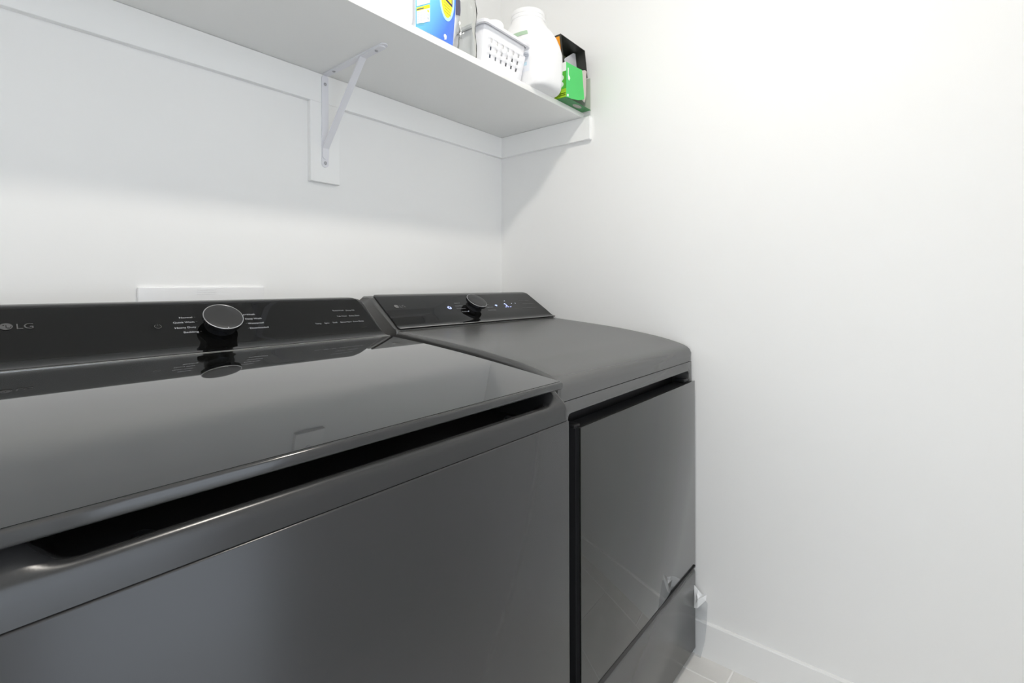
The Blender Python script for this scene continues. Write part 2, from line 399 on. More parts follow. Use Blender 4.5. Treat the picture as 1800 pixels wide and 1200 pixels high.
for x in xs:
    d = min(-x, x + AW); t = 1 - sm(0.020, 0.060, d)
    drop = 0.0
    if d < 0.008: drop = 0.008 - math.sqrt(max(0, 0.008**2 - (0.008 - d)**2))
    r = []
    for i, (a, b) in enumerate(zip(mid, end)):
        tt = t
        y = a[0] + (b[0]-a[0])*tt; z = a[1] + (b[1]-a[1])*tt
        if i > 1: z -= drop * min(1, (i-1)/4)
        if i <= 8: y += drop * 0.35
        r.append((x, y, z))
    r += [(x, 0.66, r[-1][2]), (x, 0.66, ZSEAM)]
    rings.append(r)
v, f = loft_vf(rings); obj('top_frame', v, f, M_BODY, ws, 50)
for bxx in (-0.628, -0.1163):
    v, f = lathe_vf([(0.011, -0.004), (0.011, 0.001), (0.009, 0.0022), (0.001, 0.0026)], (bxx, 0.040, 0.9265), (0, -0.5, 0.86), 20); obj('bumper', v, f, M_BLACK, ws, 40)
# lid: frame with rounded front edge and glass on top
y0l, y1l = 0.008, 0.5292
def lidpt(x, y, dz): return (x, y, lid_z(y) + dz)
T_ = 0.0150
poly = [(y0l + 0.006, -T_), (y0l + 0.0025, -T_ + 0.0008), (y0l + 0.0008, -T_ + 0.0025), (y0l, -T_ + 0.005), (y0l, -0.0035), (y0l + 0.0006, -0.0018), (y0l + 0.002, -0.0008), (y0l + 0.0042, -0.0004)] + [(y0l + 0.0042 + (y1l - y0l - 0.0042)*k/12, -0.0004) for k in range(1, 13)] + [(y1l - (y1l - y0l - 0.006)*k/12, -T_) for k in range(12)]
rings = []
for x, k in ((-AW + 0.004, 1), (-AW + 0.0046, 0.4), (-AW + 0.006, 0), (-0.0075, 0), (-0.0056, 0.4), (-0.005, 1)):
    rings.append([(x, y + k*0.0012 if y < 0.1 else y, lid_z(y) + (dz - (k*0.0012 if dz > -0.004 else -k*0.0012))) for y, dz in poly])
v, f = loft_vf(rings); lid = obj('lid', v, f, mat('lid_frame_satin', (0.034, 0.034, 0.0345), 0.14, 0.0, 1.52), ws, 40)
v, f = joined([])
gp = [(y0l + 0.0050 + (y1l - y0l - 0.006) * i / 40, lid_z(y0l + 0.0050 + (y1l - y0l - 0.006) * i / 40) + 0.0001) for i in range(41)]
v, f = curved_slab_vf(gp, -AW + 0.0062, -0.0072, 0.0005, 0.0, 0.0, 0.0, 12, 0.0002); obj('lid_glass', v, f, M_LID, lid, 30)
# console
WP = Plane2(0.572, 1.0507, 0.640, 1.1075)
pw = resample([(0.5298, 1.0314), (0.5370, 1.0325), (0.5450, 1.0347), (0.5535, 1.0384), (0.5620, 1.0434), (0.572, 1.0507), (0.606, 1.0790), (0.640, 1.1075), (0.6505, 1.1160), (0.659, 1.1222), (0.666, 1.1248), (0.675, 1.1262)], 44)
hp = offset_curve(pw, -0.004)
hp[0] = (0.5325, hp[1][1] - 0.0005)
poly = hp + [(0.690, 1.119), (0.698, 1.100), (0.698, 0.95), (0.5315, 0.95)]
rings = []
for x, k in ((-AW + 0.001, 1), (-AW + 0.003, 0.3), (-AW + 0.006, 0), (-0.006, 0), (-0.003, 0.3), (-0.001, 1)):
    cyy, czz = 0.60, 1.03
    rings.append([(x, y + (cyy-y)*0.02*k, z + (czz-z)*0.03*k) for y, z in poly])
# rounded upper corners of the housing
def corner(rs, R=0.03):
    out = []
    X0, X1 = -AW + 0.001, -0.001
    for r in rs:
        out.append(r)
    return out
v, f = loft_vf(rings)
def round_top(V, z1, R, x0, x1):
    out = []
    for (x, y, z) in V:
        d = z1 - z
        if d < R and z > z1 - R:
            ins = R - math.sqrt(max(0, R*R - (R-d)**2)) if d > 0 else R
            ins *= 0.9
            if x < (x0+x1)/2: x = max(x, x0 + ins) if x < x0 + R else x
            else: x = min(x, x1 - ins) if x > x1 - R else x
        out.append((x, y, z))
    return out
con = obj('console', round_top(v, 1.1275, 0.028, -AW, 0), f, M_BODY, ws, 40)
v, f = curved_slab_vf(pw, -AW + 0.004, -0.004, 0.0042, 0.0, 0.034, 0.013, 40, 0.0012)
gl = obj('control_panel', v, f, M_PANEL, con, 30)
v, f = prism_vf([(0.5288, 1.0306), (0.5286, 1.0318), (0.5292, 1.0325), (0.5304, 1.0325), (0.5306, 1.0306)], -AW + 0.004, -0.004); obj('edge_glint_strip', v, f, M_GLINT, con, 50)  # added metal strip, imitates the highlight where panel glass meets the lid
knob(WP, -0.3670, 0.0378, con)
logo(WP, -0.6715, 0.0642, 0.0078, -0.6597, -0.6399, M_PRINTL, M_PANEL, gl)
for s, xa, xb, sc in (('Normal', -0.4333, -0.4110, 0.0668), ('Quick Wash', -0.4462, -0.4106, 0.0533), ('Heavy Duty', -0.4466, -0.4107, 0.0385), ('Bedding', -0.4347, -0.4095, 0.0252),
                      ('Rinse+Wash', -0.3278, -0.2909, 0.0678), ('Deep Wash', -0.3142, -0.2811, 0.0541), ('Waterproof', -0.3133, -0.2805, 0.0399), ('Downloaded', -0.3136, -0.2756, 0.0254)):
    WP.text(s, xa, xb, sc, M_PRINT, gl, hmax=0.0066)
for sc, xx in ((0.0668, -0.4080), (0.0533, -0.4076), (0.0385, -0.4077), (0.0252, -0.4065)): WP.rect(xx, xx + 0.0025, sc - 0.0002, sc + 0.0004, M_PRINTD, gl, 'tick_mark')
for sc, xx in ((0.0399, -0.3175), (0.0254, -0.3178)): WP.rect(xx, xx + 0.0025, sc - 0.0002, sc + 0.0004, M_PRINTD, gl, 'tick_mark')
for s, xa, xb, sc in (('TurboWash', -0.1063, -0.0760, 0.0679), ('Deep Fill', -0.0701, -0.0466, 0.0668), ('Tub Clean', -0.1036, -0.0773, 0.0470), ('Delay Start', -0.0705, -0.0418, 0.0465),
                      ('Temp.', -0.1680, -0.1529, 0.0258), ('Spin', -0.1452, -0.1337, 0.0258), ('Soil', -0.1241, -0.1127, 0.0263), ('Rinse+Spin', -0.1036, -0.0738, 0.0256), ('Extra Rinse', -0.0691, -0.0399, 0.0254)):
    WP.text(s, xa, xb, sc, M_PRINT2, gl, hmax=0.0062)
WP.text('Control Lock', -0.0570, -0.0420, 0.0034, M_PRINTF, gl)
WP.disc(-0.4724, 0.0456, 0.0058, M_PRINTF, gl, 'power_symbol', r0=0.0048, a0=120, a1=420)
WP.rect(-0.4728, -0.4720, 0.0476, 0.0526, M_PRINTF, gl, 'power_symbol')
tag(ws, 'graphite top-load washing machine with mirror-dark glass lid, nearest the camera', 'washing machine')

# ------------------------------------------------------------------ dryer
OD = (-0.02125, -0.80972, 0.0)
XR_, XL_ = 0.0075, 0.0075 - AW
dr = base('clothes_dryer', OD, (XR_ + XL_)/2, 0.36)
ZSM = 0.9180; YB = 0.013
v, f = bevel_vf(*box_vf(XL_, XR_, 0.072, 0.72, 0.022, ZSM - 0.001), 0.003, 2); obj('cabinet', v, f, M_DBODY, dr, 35)
for fx in (XL_ + 0.05, XR_ - 0.05):
    for fy in (0.12, 0.66):
        v, f = lathe_vf([(0.022, 0.0), (0.022, 0.012), (0.014, 0.016), (0.010, 0.03)], (fx, fy, 0), (0, 0, 1), 20); obj('foot', v, f, M_BLACK, dr, 40)
# front frame with rounded pocket opening above the door
OX0, OX1, OZ0, OZ1, ORR = XL_ + 0.036, -0.0165, 0.270, 0.8895, 0.012
def frame_vf(y0, y1):
    op = [(OX0, OZ0)]
    for k in range(9): t = math.pi - math.pi/2*k/8; op.append((OX0 + ORR + ORR*math.cos(t), OZ1 - ORR + ORR*math.sin(t)))
    for k in range(9): t = math.pi/2 - math.pi/2*k/8; op.append((OX1 - ORR + ORR*math.cos(t), OZ1 - ORR + ORR*math.sin(t)))
    op.append((OX1, OZ0))
    outer = [(XL_, OZ0)] + [(XL_ , OZ1 - ORR + (ZSM - 0.001 - OZ1 + ORR)*k/4) for k in range(5)] + [(XL_ + (XR_-XL_)*k/10, ZSM - 0.001) for k in range(1, 10)] + [(XR_, ZSM - 0.001 - (ZSM - 0.001 - OZ1 + ORR)*k/4) for k in range(5)] + [(XR_, OZ0)]
    poly = outer + op[::-1]
    return prism_vf(poly, y0, y1, 'y')
v, f = frame_vf(YB, 0.072)
bmx = bmesh.new(); vs = [bmx.verts.new(p) for p in v]
for q in f: bmx.faces.new([vs[i] for i in q])
bmesh.ops.recalc_face_normals(bmx, faces=bmx.faces)
eds = [e for e in bmx.edges if abs(e.verts[0].co.y - YB) < 1e-6 and abs(e.verts[1].co.y - YB) < 1e-6]
bmesh.ops.bevel(bmx, geom=eds, offset=0.0016, segments=2, profile=0.5, affect='EDGES', clamp_overlap=True)
bmesh.ops.triangulate(bmx, faces=[q for q in bmx.faces if len(q.verts) > 4])
bmx.verts.index_update()
V = [tuple(p.co) for p in bmx.verts]; F = [tuple(x.index for x in q.verts) for q in bmx.faces]; bmx.free()
obj('front_frame', V, F, M_DBODY, dr, 35)
box('pocket_back', (OX0 - 0.004, OX1 + 0.004, 0.0655, 0.0712, OZ0 + 0.002, OZ1 + 0.004), M_BLACK, dr)
# lower front panel with a bevelled top edge
pl_ = [(0.004, 0.020), (0.002, 0.023), (0.002, 0.258), (0.004, 0.264), (0.014, 0.2745), (0.020, 0.2765), (0.071, 0.2765), (0.071, 0.020)]
rings = []
for x, k in ((XL_, 1), (XL_ + 0.0015, 0.3), (XL_ + 0.004, 0), (XR_ - 0.004, 0), (XR_ - 0.0015, 0.3), (XR_, 1)):
    rings.append([(x, y + (0.003*k if y < 0.06 else 0), z) for y, z in pl_])
v, f = loft_vf(rings); obj('lower_panel', v, f, M_DBODY, dr, 35)
v, f = loft_vf([[(XL_ + 0.004, -0.0002, 0.266), (XL_ + 0.004, 0.006, 0.266), (XL_ + 0.004, 0.006, 0.283), (XL_ + 0.004, -0.0002, 0.283)], [(XR_ - 0.008, -0.0002, 0.2765), (XR_ - 0.008, 0.006, 0.2765), (XR_ - 0.008, 0.006, 0.283), (XR_ - 0.008, -0.0002, 0.283)]]); obj('door_gap_shade', v, f, M_BLACK, dr)  # black strip paints in the dark shaded band below the door
# door
DL, DRR, DB, DT = -0.664, 0.0, 0.2836, 0.8580
rings = [[(DL + 0.0015, 0.0032, DB), (DRR - 0.0015, 0.0032, DB), (DRR - 0.0015, 0.0032, DT - 0.0008), (DL + 0.0015, 0.0032, DT - 0.0008)],
         [(DL - 0.001, 0.0115, DB), (DRR - 0.0015, 0.0115, DB), (DRR - 0.0015, 0.0115, DT - 0.002), (DL - 0.001, 0.0115, DT - 0.002)],
         [(DL - 0.003, 0.0118, DB + 0.004), (-0.022, 0.0118, DB + 0.004), (-0.022, 0.0118, DT - 0.003), (DL - 0.003, 0.0118, DT - 0.003)],
         [(DL - 0.010, 0.048, DB + 0.004), (-0.026, 0.048, DB + 0.004), (-0.026, 0.048, DT - 0.003), (DL - 0.010, 0.048, DT - 0.003)]]
v, f = loft_vf(rings); door = obj('door', v, f, M_BLACK, dr, 20)
v, f = bevel_vf(*box_vf(DL, DRR, 0.0, 0.0038, DB + 0.0005, DT), 0.0008, 2); obj('door_glass', v, f, M_DOOR, door, 35)
v, f = bevel_vf(*box_vf(-0.052, -0.026, 0.012, 0.046, DT - 0.004, DT + 0.010), 0.004, 2); obj('latch_cover', v, f, M_BLACK, door, 35)
v, f = bevel_vf(*box_vf(DL - 0.006, DL + 0.018, 0.012, 0.046, DT - 0.004, DT + 0.004), 0.003, 2); obj('latch_cover', v, f, M_BLACK, door, 35)
# sloped top cover with soft side edges
pt = resample([(YB - 0.001, ZSM + 0.0008), (YB - 0.001, 0.943), (YB - 0.0004, 0.9495), (0.0160, 0.9565), (0.0230, 0.9628), (0.0345, 0.9684), (0.0560, 0.9752), (0.092, 0.9840), (0.137, 0.9925), (0.239, 1.0072), (0.35, 1.0185), (0.47, 1.0285), (0.5325, 1.0335)], 60)
rings = []
RE = 0.012
xs = [XL_ + RE*(1 - math.cos(math.pi/2*k/8)) for k in range(9)] + [XL_ + RE + (XR_-XL_-2*RE)*k/20 for k in range(1, 20)] + [XR_ - RE*(1 - math.cos(math.pi/2*k/8)) for k in range(8, -1, -1)]
for x in xs:
    d = min(x - XL_, XR_ - x); dz = 0.0
    if d < RE: dz = RE - math.sqrt(max(0, RE*RE - (RE-d)**2))
    r = []
    for y, z in pt:
        hh = max(0, min(1, (z - 0.93)/0.04)); yy = y + (min(dz, 0.003)*(1-hh))
        r.append((x, yy, z - dz*hh))
    r += [(x, 0.72, r[-1][2]), (x, 0.72, ZSM + 0.0008)]
    rings.append(r)
v, f = loft_vf(rings); obj('top_cover', v, f, M_DBODY, dr, 45)
# console
DP = Plane2(0.577, 1.065, 0.660, 1.121)
pd = resample([(0.5362, 1.0412), (0.5440, 1.0428), (0.5525, 1.0470), (0.5620, 1.0540), (0.577, 1.065), (0.60, 1.0805), (0.66, 1.121), (0.672, 1.1272), (0.681, 1.1300), (0.692, 1.1310)], 44)
hp = offset_curve(pd, -0.0042)
poly = [(0.5375, 1.030)] + hp[1:] + [(0.715, 1.126), (0.735, 1.108), (0.740, 1.09), (0.740, 0.95), (0.5375, 0.95)]
rings = []
for x, k in ((XL_ + 0.0, 1), (XL_ + 0.0018, 0.35), (XL_ + 0.005, 0), (XR_ - 0.005, 0), (XR_ - 0.0018, 0.35), (XR_, 1)):
    rings.append([(x, y + (0.64-y)*0.03*k, z + (1.05-z)*0.05*k if z > 1.0 else z) for y, z in poly])
v, f = loft_vf(rings)
con2 = obj('console', round_top(v, 1.1275, 0.024, XL_, XR_), f, M_DBODY, dr, 40)
v, f = curved_slab_vf(pd, XL_ + 0.0085, XR_ + 0.001, 0.0040, 0.0, 0.030, 0.010, 40, 0.0012)
gd = obj('control_panel', v, f, M_PANEL, con2, 30)
v, f = prism_vf([(0.5352, 1.0402), (0.5350, 1.0412), (0.5356, 1.0420), (0.5368, 1.0420), (0.5370, 1.0402)], XL_ + 0.0085, XR_ + 0.001); obj('edge_glint_strip', v, f, M_GLINT, con2, 50)  # added metal strip, imitates the highlight along the panel's lower edge
knob(DP, -0.3625, 0.0360, con2)
logo(DP, -0.6655, 0.0552, 0.0075, -0.6545, -0.6365, M_PRINTD, M_PANEL, gd)
for s, xa, xb, sc in (('Normal', -0.4332, -0.4090, 0.0600), ('Heavy Duty', -0.4407, -0.4084, 0.0448), ('Permanent Press', -0.4456, -0.4070, 0.0294), ('Bedding', -0.4355, -0.4098, 0.0134),
                      ('Towels', -0.3080, -0.2825, 0.0446), ('Delicates', -0.3047, -0.2746, 0.0292), ('Downloaded', -0.3112, -0.2738, 0.0130)):
    DP.text(s, xa, xb, sc, M_PRINT2, gd, hmax=0.0062)
for s, xa, xb, sc in (('Wrinkle', -0.0986, -0.0710, 0.0611), ('Signal', -0.0644, -0.0399, 0.0606), ('Energy', -0.0974, -0.0704, 0.0388), ('Delay Start', -0.0654, -0.0360, 0.0378),
                      ('Temp.', -0.1655, -0.1502, 0.0141), ('Time', -0.1471, -0.1298, 0.0138), ('Dry', -0.1196, -0.1058, 0.0144), ('More Time', -0.0994, -0.0690, 0.0140), ('Less Time', -0.0650, -0.0363, 0.0139)):
    DP.text(s, xa, xb, sc, M_PRINTD, gd, hmax=0.0058)
DP.disc(-0.472, 0.0370, 0.0070, M_LED, gd, 'power_symbol', r0=0.0045, a0=125, a1=415)
DP.rect(-0.4729, -0.4711, 0.0395, 0.0455, M_LED, gd, 'power_symbol')
for r in (0.0030, 0.0062, 0.0094): DP.disc(-0.249, 0.0320, r, M_LED, gd, 'wifi_symbol', r0=max(0.0, r - 0.0018), a0=50, a1=130, seg=10)
DP.text('2', -0.2010, -0.1915, 0.0385, M_LED, gd, 'display_digit')
for x in (-0.2068, -0.1943, -0.1813): DP.rect(x - 0.0035, x + 0.0035, 0.0250, 0.0268, M_LED, gd, 'display_segment')
DP.rect(-0.1840, -0.1790, 0.0612, 0.0632, M_LEDW, gd, 'display_segment'); DP.rect(-0.1605, -0.1555, 0.0442, 0.0456, M_LEDW, gd, 'display_segment'); DP.rect(-0.1372, -0.1352, 0.0430, 0.0478, M_LEDW, gd, 'display_segment')
DP.disc(-0.4058, 0.0138, 0.0016, M_LEDW, gd, 'indicator_light')
tag(dr, 'graphite clothes dryer with dark mirrored glass door, against the right wall', 'clothes dryer')

# ------------------------------------------------------------------ things on the shelf
EPS = 0.0004
ZB = ZT + EPS
M_JUG = mat('jug_plastic', (0.87, 0.87, 0.88), 0.3)
M_BASK = mat('basket_plastic', (0.84, 0.84, 0.87), 0.35)
M_INK = mat('print_dark', (0.10, 0.11, 0.14), 0.5)
M_GREYP = mat('print_grey', (0.52, 0.55, 0.62), 0.5)
M_YEL = mat('print_yellow', (0.90, 0.83, 0.03), 0.4)
M_WPRINT = mat('print_white', (0.82, 0.84, 0.88), 0.4)
M_NAVY = mat('print_navy', (0.03, 0.02, 0.10), 0.4)
M_PALEB = mat('print_pale_blue', (0.58, 0.76, 0.86), 0.4)
M_CYANG = mat('print_teal', (0.25, 0.62, 0.55), 0.4)
def patch(name, pts, y, m, parent, t=0.0006):
    """thin printed film on a front face: outline in (x,z), t thick"""
    v, f = prism_vf(pts, y - t, y, 'y'); return obj(name, v, f, m, parent)
def ell(cx, cz, rx, rz, n=28, a0=0, a1=360): return [(cx + rx*math.cos(math.radians(a0 + (a1-a0)*i/n)), cz + rz*math.sin(math.radians(a0 + (a1-a0)*i/n))) for i in range(n)]

# white jug, only its lower part in the frame
j1 = empty('laundry_jug', (-0.885, -0.32, ZT)); OFF[j1.name] = (-0.885, -0.32, ZT)
c = (-0.885, -0.318)
v, f = loft_vf([sup_ring(*c, z, 0.0932*s, 0.082*s, n, 96) for z, s, n in ((ZB, 0.95, 12), (ZB + 0.003, 0.98, 14), (ZB + 0.008, 0.995, 16), (ZB + 0.02, 1.0, 18), (ZB + 0.16, 1.0, 18), (ZB + 0.19, 0.96, 5), (ZB + 0.215, 0.84, 3.5), (ZB + 0.235, 0.6, 2.5), (ZB + 0.245, 0.40, 2))])
obj('body', v, f, M_JUG, j1, 40)
v, f = lathe_vf([(0.036, 0), (0.036, 0.012), (0.042, 0.013), (0.042, 0.048), (0.038, 0.052), (0.001, 0.052)], (c[0], c[1], ZB + 0.243), (0, 0, 1), 36); obj('cap', v, f, M_WPLAST, j1, 40)
patch('label', [(-0.955, ZB + 0.022), (-0.915, ZB + 0.022), (-0.908, ZB + 0.03), (-0.908, ZB + 0.10), (-0.955, ZB + 0.10)], c[1] - 0.0822, M_PALEB, j1)
tag(j1, 'plain white jug with pale blue print, leftmost on the shelf', 'jug')

# blue detergent pouch
m, nt, p = nodes_of('pouch_blue'); MATS['pouch_blue'] = m
tc = nt.nodes.new('ShaderNodeTexCoord'); sx = nt.nodes.new('ShaderNodeSeparateXYZ'); nt.links.new(tc.outputs['Generated'], sx.inputs[0])
ma = nt.nodes.new('ShaderNodeMath'); ma.operation = 'MULTIPLY_ADD'; ma.inputs[1].default_value = -1.35; ma.inputs[2].default_value = 0.62
mb = nt.nodes.new('ShaderNodeMath'); mb.operation = 'MULTIPLY_ADD'; mb.inputs[1].default_value = 1.25
nt.links.new(sx.outputs['X'], ma.inputs[0]); nt.links.new(sx.outputs['Z'], mb.inputs[0]); nt.links.new(ma.outputs[0], mb.inputs[2])
rp = nt.nodes.new('ShaderNodeValToRGB'); e = rp.color_ramp.elements
e[0].position = 0.0; e[0].color = (0.07, 0.20, 0.78, 1); e[1].position = 0.75; e[1].color = (0.20, 0.66, 0.92, 1)
nt.links.new(mb.outputs[0], rp.inputs['Fac']); nt.links.new(rp.outputs['Color'], p.inputs['Base Color']); p.inputs['Roughness'].default_value = 0.22
M_POUCH = m
pc = empty('detergent_pouch', (-0.72, -0.36, ZT)); OFF[pc.name] = (-0.72, -0.36, ZT)
YP = -0.400
rings = []
for z, xr, xs_, yb in ((ZB, -0.664, -0.6635, -0.330), (1.815, -0.661, -0.636, -0.315), (1.847, -0.658, -0.6215, -0.308), (1.881, -0.654, -0.612, -0.305), (1.916, -0.6515, -0.6085, -0.306), (1.96, -0.651, -0.615, -0.315), (2.01, -0.652, -0.632, -0.345), (2.055, -0.653, -0.650, -0.390), (2.085, -0.653, -0.652, -0.396)):
    rings.append([(-0.7885, YP, z), (-0.745, YP - 0.0015, z), (-0.70, YP - 0.0015, z), (xr, YP, z), (xs_, YP + 0.3*(yb - YP), z), (xs_ - 0.004, YP + 0.75*(yb - YP), z), (xr - 0.01, yb, z), (-0.78, yb, z), (-0.7905, YP + 0.5*(yb - YP), z)])
v, f = loft_vf(rings)
fm = []
for q in f:
    fm.append(0 if (len(q) == 4 and max(q) % 9 <= 3 and min(q) % 9 <= 2 and all(i % 9 <= 3 for i in q)) else 1)
obj('pouch_body', v, f, M_POUCH, pc, 60, [M_POUCH, M_WPRINT], fm)
yq = YP - 0.0016
patch('info_panel', [(-0.7870, 1.7950), (-0.7450, 1.8190), (-0.7445, 1.8530), (-0.7870, 1.8265)], yq, M_WPRINT, pc)
patch('info_header', [(-0.7870, 1.8268), (-0.7445, 1.8533), (-0.7445, 1.8600), (-0.7470, 1.8608), (-0.7870, 1.8350)], yq, M_YEL, pc)
patch('info_header_text', [(-0.7860, 1.8292), (-0.7650, 1.8422), (-0.7650, 1.8452), (-0.7860, 1.8325)], yq - 0.0006, M_INK, pc, 0.0003)
patch('info_panel', [(-0.7870, 1.8385), (-0.7445, 1.8660), (-0.7445, 1.9300), (-0.7870, 1.9300)], yq, M_WPRINT, pc)
for k in range(6): patch('print_line', [(-0.785, 1.8015 + k*0.0042), (-0.758, 1.8170 + k*0.0042), (-0.758, 1.8178 + k*0.0042), (-0.785, 1.8025 + k*0.0042)], yq - 0.0006, M_GREYP, pc, 0.0003)
for k, mm in enumerate((M_GREYP, M_PALEB, M_YEL)): patch('print_icon', ell(-0.7505, 1.8245 + k*0.009, 0.003, 0.003, 14), yq - 0.0006, mm, pc, 0.0003)
for k in range(2): patch('print_line', [(-0.7865, 1.7925 + k*0.005 - k*0.001), (-0.762 + k*0.0, 1.8045 + k*0.003), (-0.762, 1.8055 + k*0.003), (-0.7865, 1.7935 + k*0.004)], yq - 0.0004, M_CYANG, pc, 0.0003)
patch('badge_halo', ell(-0.6865, 1.906, 0.0265, 0.062, 36), yq, mat('print_sky', (0.45, 0.78, 0.95), 0.35), pc)
patch('badge', ell(-0.6865, 1.906, 0.0205, 0.0535, 36), yq - 0.0006, M_YEL, pc, 0.0004)
patch('badge_sign', [(-0.6930, 1.8965), (-0.6675, 1.8865), (-0.6675, 1.9300), (-0.6930, 1.9300)], yq - 0.0010, M_NAVY, pc, 0.0003)
patch('badge_sign', [(-0.6900, 1.9010), (-0.6705, 1.8935), (-0.6705, 1.9300), (-0.6900, 1.9300)], yq - 0.0013, M_YEL, pc, 0.0003)
for k, (wa, wb) in enumerate(((-0.697, -0.677), (-0.698, -0.674), (-0.695, -0.676), (-0.697, -0.673))): patch('print_line', [(wa, 1.8890 - k*0.0075 + 0.0), (wb, 1.8835 - k*0.0075), (wb, 1.8850 - k*0.0075), (wa, 1.8905 - k*0.0075)], yq - 0.0010, mat('print_olive', (0.35, 0.30, 0.02), 0.5), pc, 0.0003)
patch('seal_mark', ell(-0.6925, 1.8020, 0.0050, 0.0058, 20), yq, M_WPRINT, pc)
patch('seal_mark', [(-0.6955, 1.7925), (-0.6885, 1.7955), (-0.6885, 1.7985), (-0.6955, 1.7955)], yq, M_WPRINT, pc)
# dark label on the white gusset (its code left blank)
q = [(-0.6512, YP - 0.0008, 1.8760), (-0.6108, -0.3726, 1.9000), (-0.6085, -0.3720, 1.9160), (-0.6120, -0.3745, 1.94), (-0.6512, YP - 0.0008, 1.94)]
nrm = Vector((0.58, -0.81, 0.0)) * 0.0012
obj('gusset_label', [tuple(Vector(a) + nrm) for a in q] + [tuple(Vector(a) + nrm*0.3) for a in q], [(0,1,2,3,4), (9,8,7,6,5)] + [(i, (i+1) % 5, 5 + (i+1) % 5, 5+i) for i in range(5)], M_NAVY, pc)
tag(pc, 'bright blue detergent pouch with yellow badge at the shelf edge', 'pouch')

# clear crinkled bag between pouch and basket
m, nt, p = nodes_of('clear_film'); out = nt.nodes['Material Output']
tr = nt.nodes.new('ShaderNodeBsdfTransparent'); tr.inputs[0].default_value = (0.93, 0.94, 0.93, 1); gs = nt.nodes.new('ShaderNodeBsdfGlossy'); gs.inputs['Roughness'].default_value = 0.08
fr = nt.nodes.new('ShaderNodeFresnel'); fr.inputs[0].default_value = 1.22
mx = nt.nodes.new('ShaderNodeMixShader'); nt.links.new(fr.outputs[0], mx.inputs[0]); nt.links.new(tr.outputs[0], mx.inputs[1]); nt.links.new(gs.outputs[0], mx.inputs[2]); nt.links.new(mx.outputs[0], out.inputs['Surface'])
M_FILM = m
rb = random.Random(3); rings = []
for k in range(14):
    z = ZB + 0.23*k/13; sc_ = 1.0 + 0.10*math.sin(k*1.1)
    rings.append([(x + rb.uniform(-0.0010, 0.0010), y + rb.uniform(-0.0013, 0.0013), zz) for x, y, zz in sup_ring(-0.5815, -0.372, z, 0.0165*sc_, 0.028*sc_, 3, 22)])
v, f = loft_vf(rings); o = obj('clear_bag', v, f, M_FILM, None, 30)
tag(o, 'crinkled clear plastic bag standing between blue pouch and white basket', 'bag')

# white perforated basket
bk = empty('storage_basket', (-0.455, -0.335, ZT)); OFF[bk.name] = (-0.455, -0.335, ZT)
def bdim(z):
    t = (z - ZT) / 0.107
    return -0.548 - 0.010*t, -0.362 + 0.010*t, -0.395 - 0.022*t, -0.265 + 0.010*t
hx = []
for i in range(6): cxh = -0.5155 + 0.0232*i; hx += [cxh - 0.0034, cxh + 0.0034]
hz = []
for zc in (1.8140, 1.8345, 1.8550): hz += [zc - 0.0050, zc + 0.0050]
zrows = [ZB, ZB + 0.004] + hz + [1.8645, 1.8652, 1.8680, 1.876, 1.888, 1.8960]
def ring_at(z, ins=0.0):
    a, b, yf, yb = bdim(z); a += ins; b -= ins; yf += ins; yb -= ins
    c_ = 0.014
    fx = [(h + 0.548)/0.186 for h in hx]
    R = [(a, yf + c_, z), (a + 0.3*c_, yf + 0.3*c_, z), (a + c_, yf, z)]
    R += [(a + (b-a)*t, yf, z) for t in fx]
    R += [(b - c_, yf, z), (b - 0.3*c_, yf + 0.3*c_, z), (b, yf + c_, z)]
    R += [(b, yf + (yb-yf)*t, z) for t in (0.4, 0.7)] + [(b, yb - c_, z), (b - 0.3*c_, yb - 0.3*c_, z), (b - c_, yb, z), ((a+b)/2, yb, z), (a + c_, yb, z), (a + 0.3*c_, yb - 0.3*c_, z), (a, yb - c_, z)] + [(a, yf + (yb-yf)*t, z) for t in (0.7, 0.4)]
    return R
rings = [ring_at(z, (0.0 if z < 1.8648 else (0.0055 if z > 1.8675 else 0.003))) for z in zrows]
v, f = loft_vf(rings, False); n = len(rings[0])
hole = set()
for r in (2, 4, 6):
    for i in range(6): hole.add((r, 3 + 2*i))
f = [q for q in f if (min(q) // n, q[0] % n) not in hole]
f.append(tuple(range(n - 1, -1, -1)))
o = obj('basket_body', v, f, M_BASK, bk, 40)
sd = o.modifiers.new('wall', 'SOLIDIFY'); sd.thickness = 0.0022; sd.offset = -1
zr = 1.896
def rring(z, ins): 
    return [(x, y, z) for x, y, _ in ring_at(zr, ins)]
v, f = loft_vf([rring(zr - 0.003, 0.004), rring(zr - 0.004, -0.0045), rring(zr + 0.003, -0.0058), rring(zr + 0.006, -0.0035), rring(zr + 0.006, 0.006), rring(zr - 0.003, 0.006)], False)
obj('rim', v, f, M_BASK, bk, 40)
tag(bk, 'white plastic storage basket with rows of square holes', 'basket')
# small white bottle standing in the basket
bt = empty('white_bottle', (-0.425, -0.335, ZT + 0.0035)); OFF[bt.name] = (-0.425, -0.335, ZT + 0.0035)
v, f = lathe_vf([(0.028, 0), (0.030, 0.004), (0.030, 0.11), (0.024, 0.13), (0.02, 0.14)], (-0.425, -0.335, ZT + 0.004), (0, 0, 1), 32); obj('body', v, f, M_JUG, bt, 40)
v, f = lathe_vf([(0.020, 0.14), (0.030, 0.150), (0.0305, 0.168), (0.028, 0.173), (0.001, 0.174)], (-0.425, -0.335, ZT + 0.004), (0, 0, 1), 32); obj('cap', v, f, M_WPLAST, bt, 40)
tag(bt, 'small white bottle with round cap poking out of the basket', 'bottle')

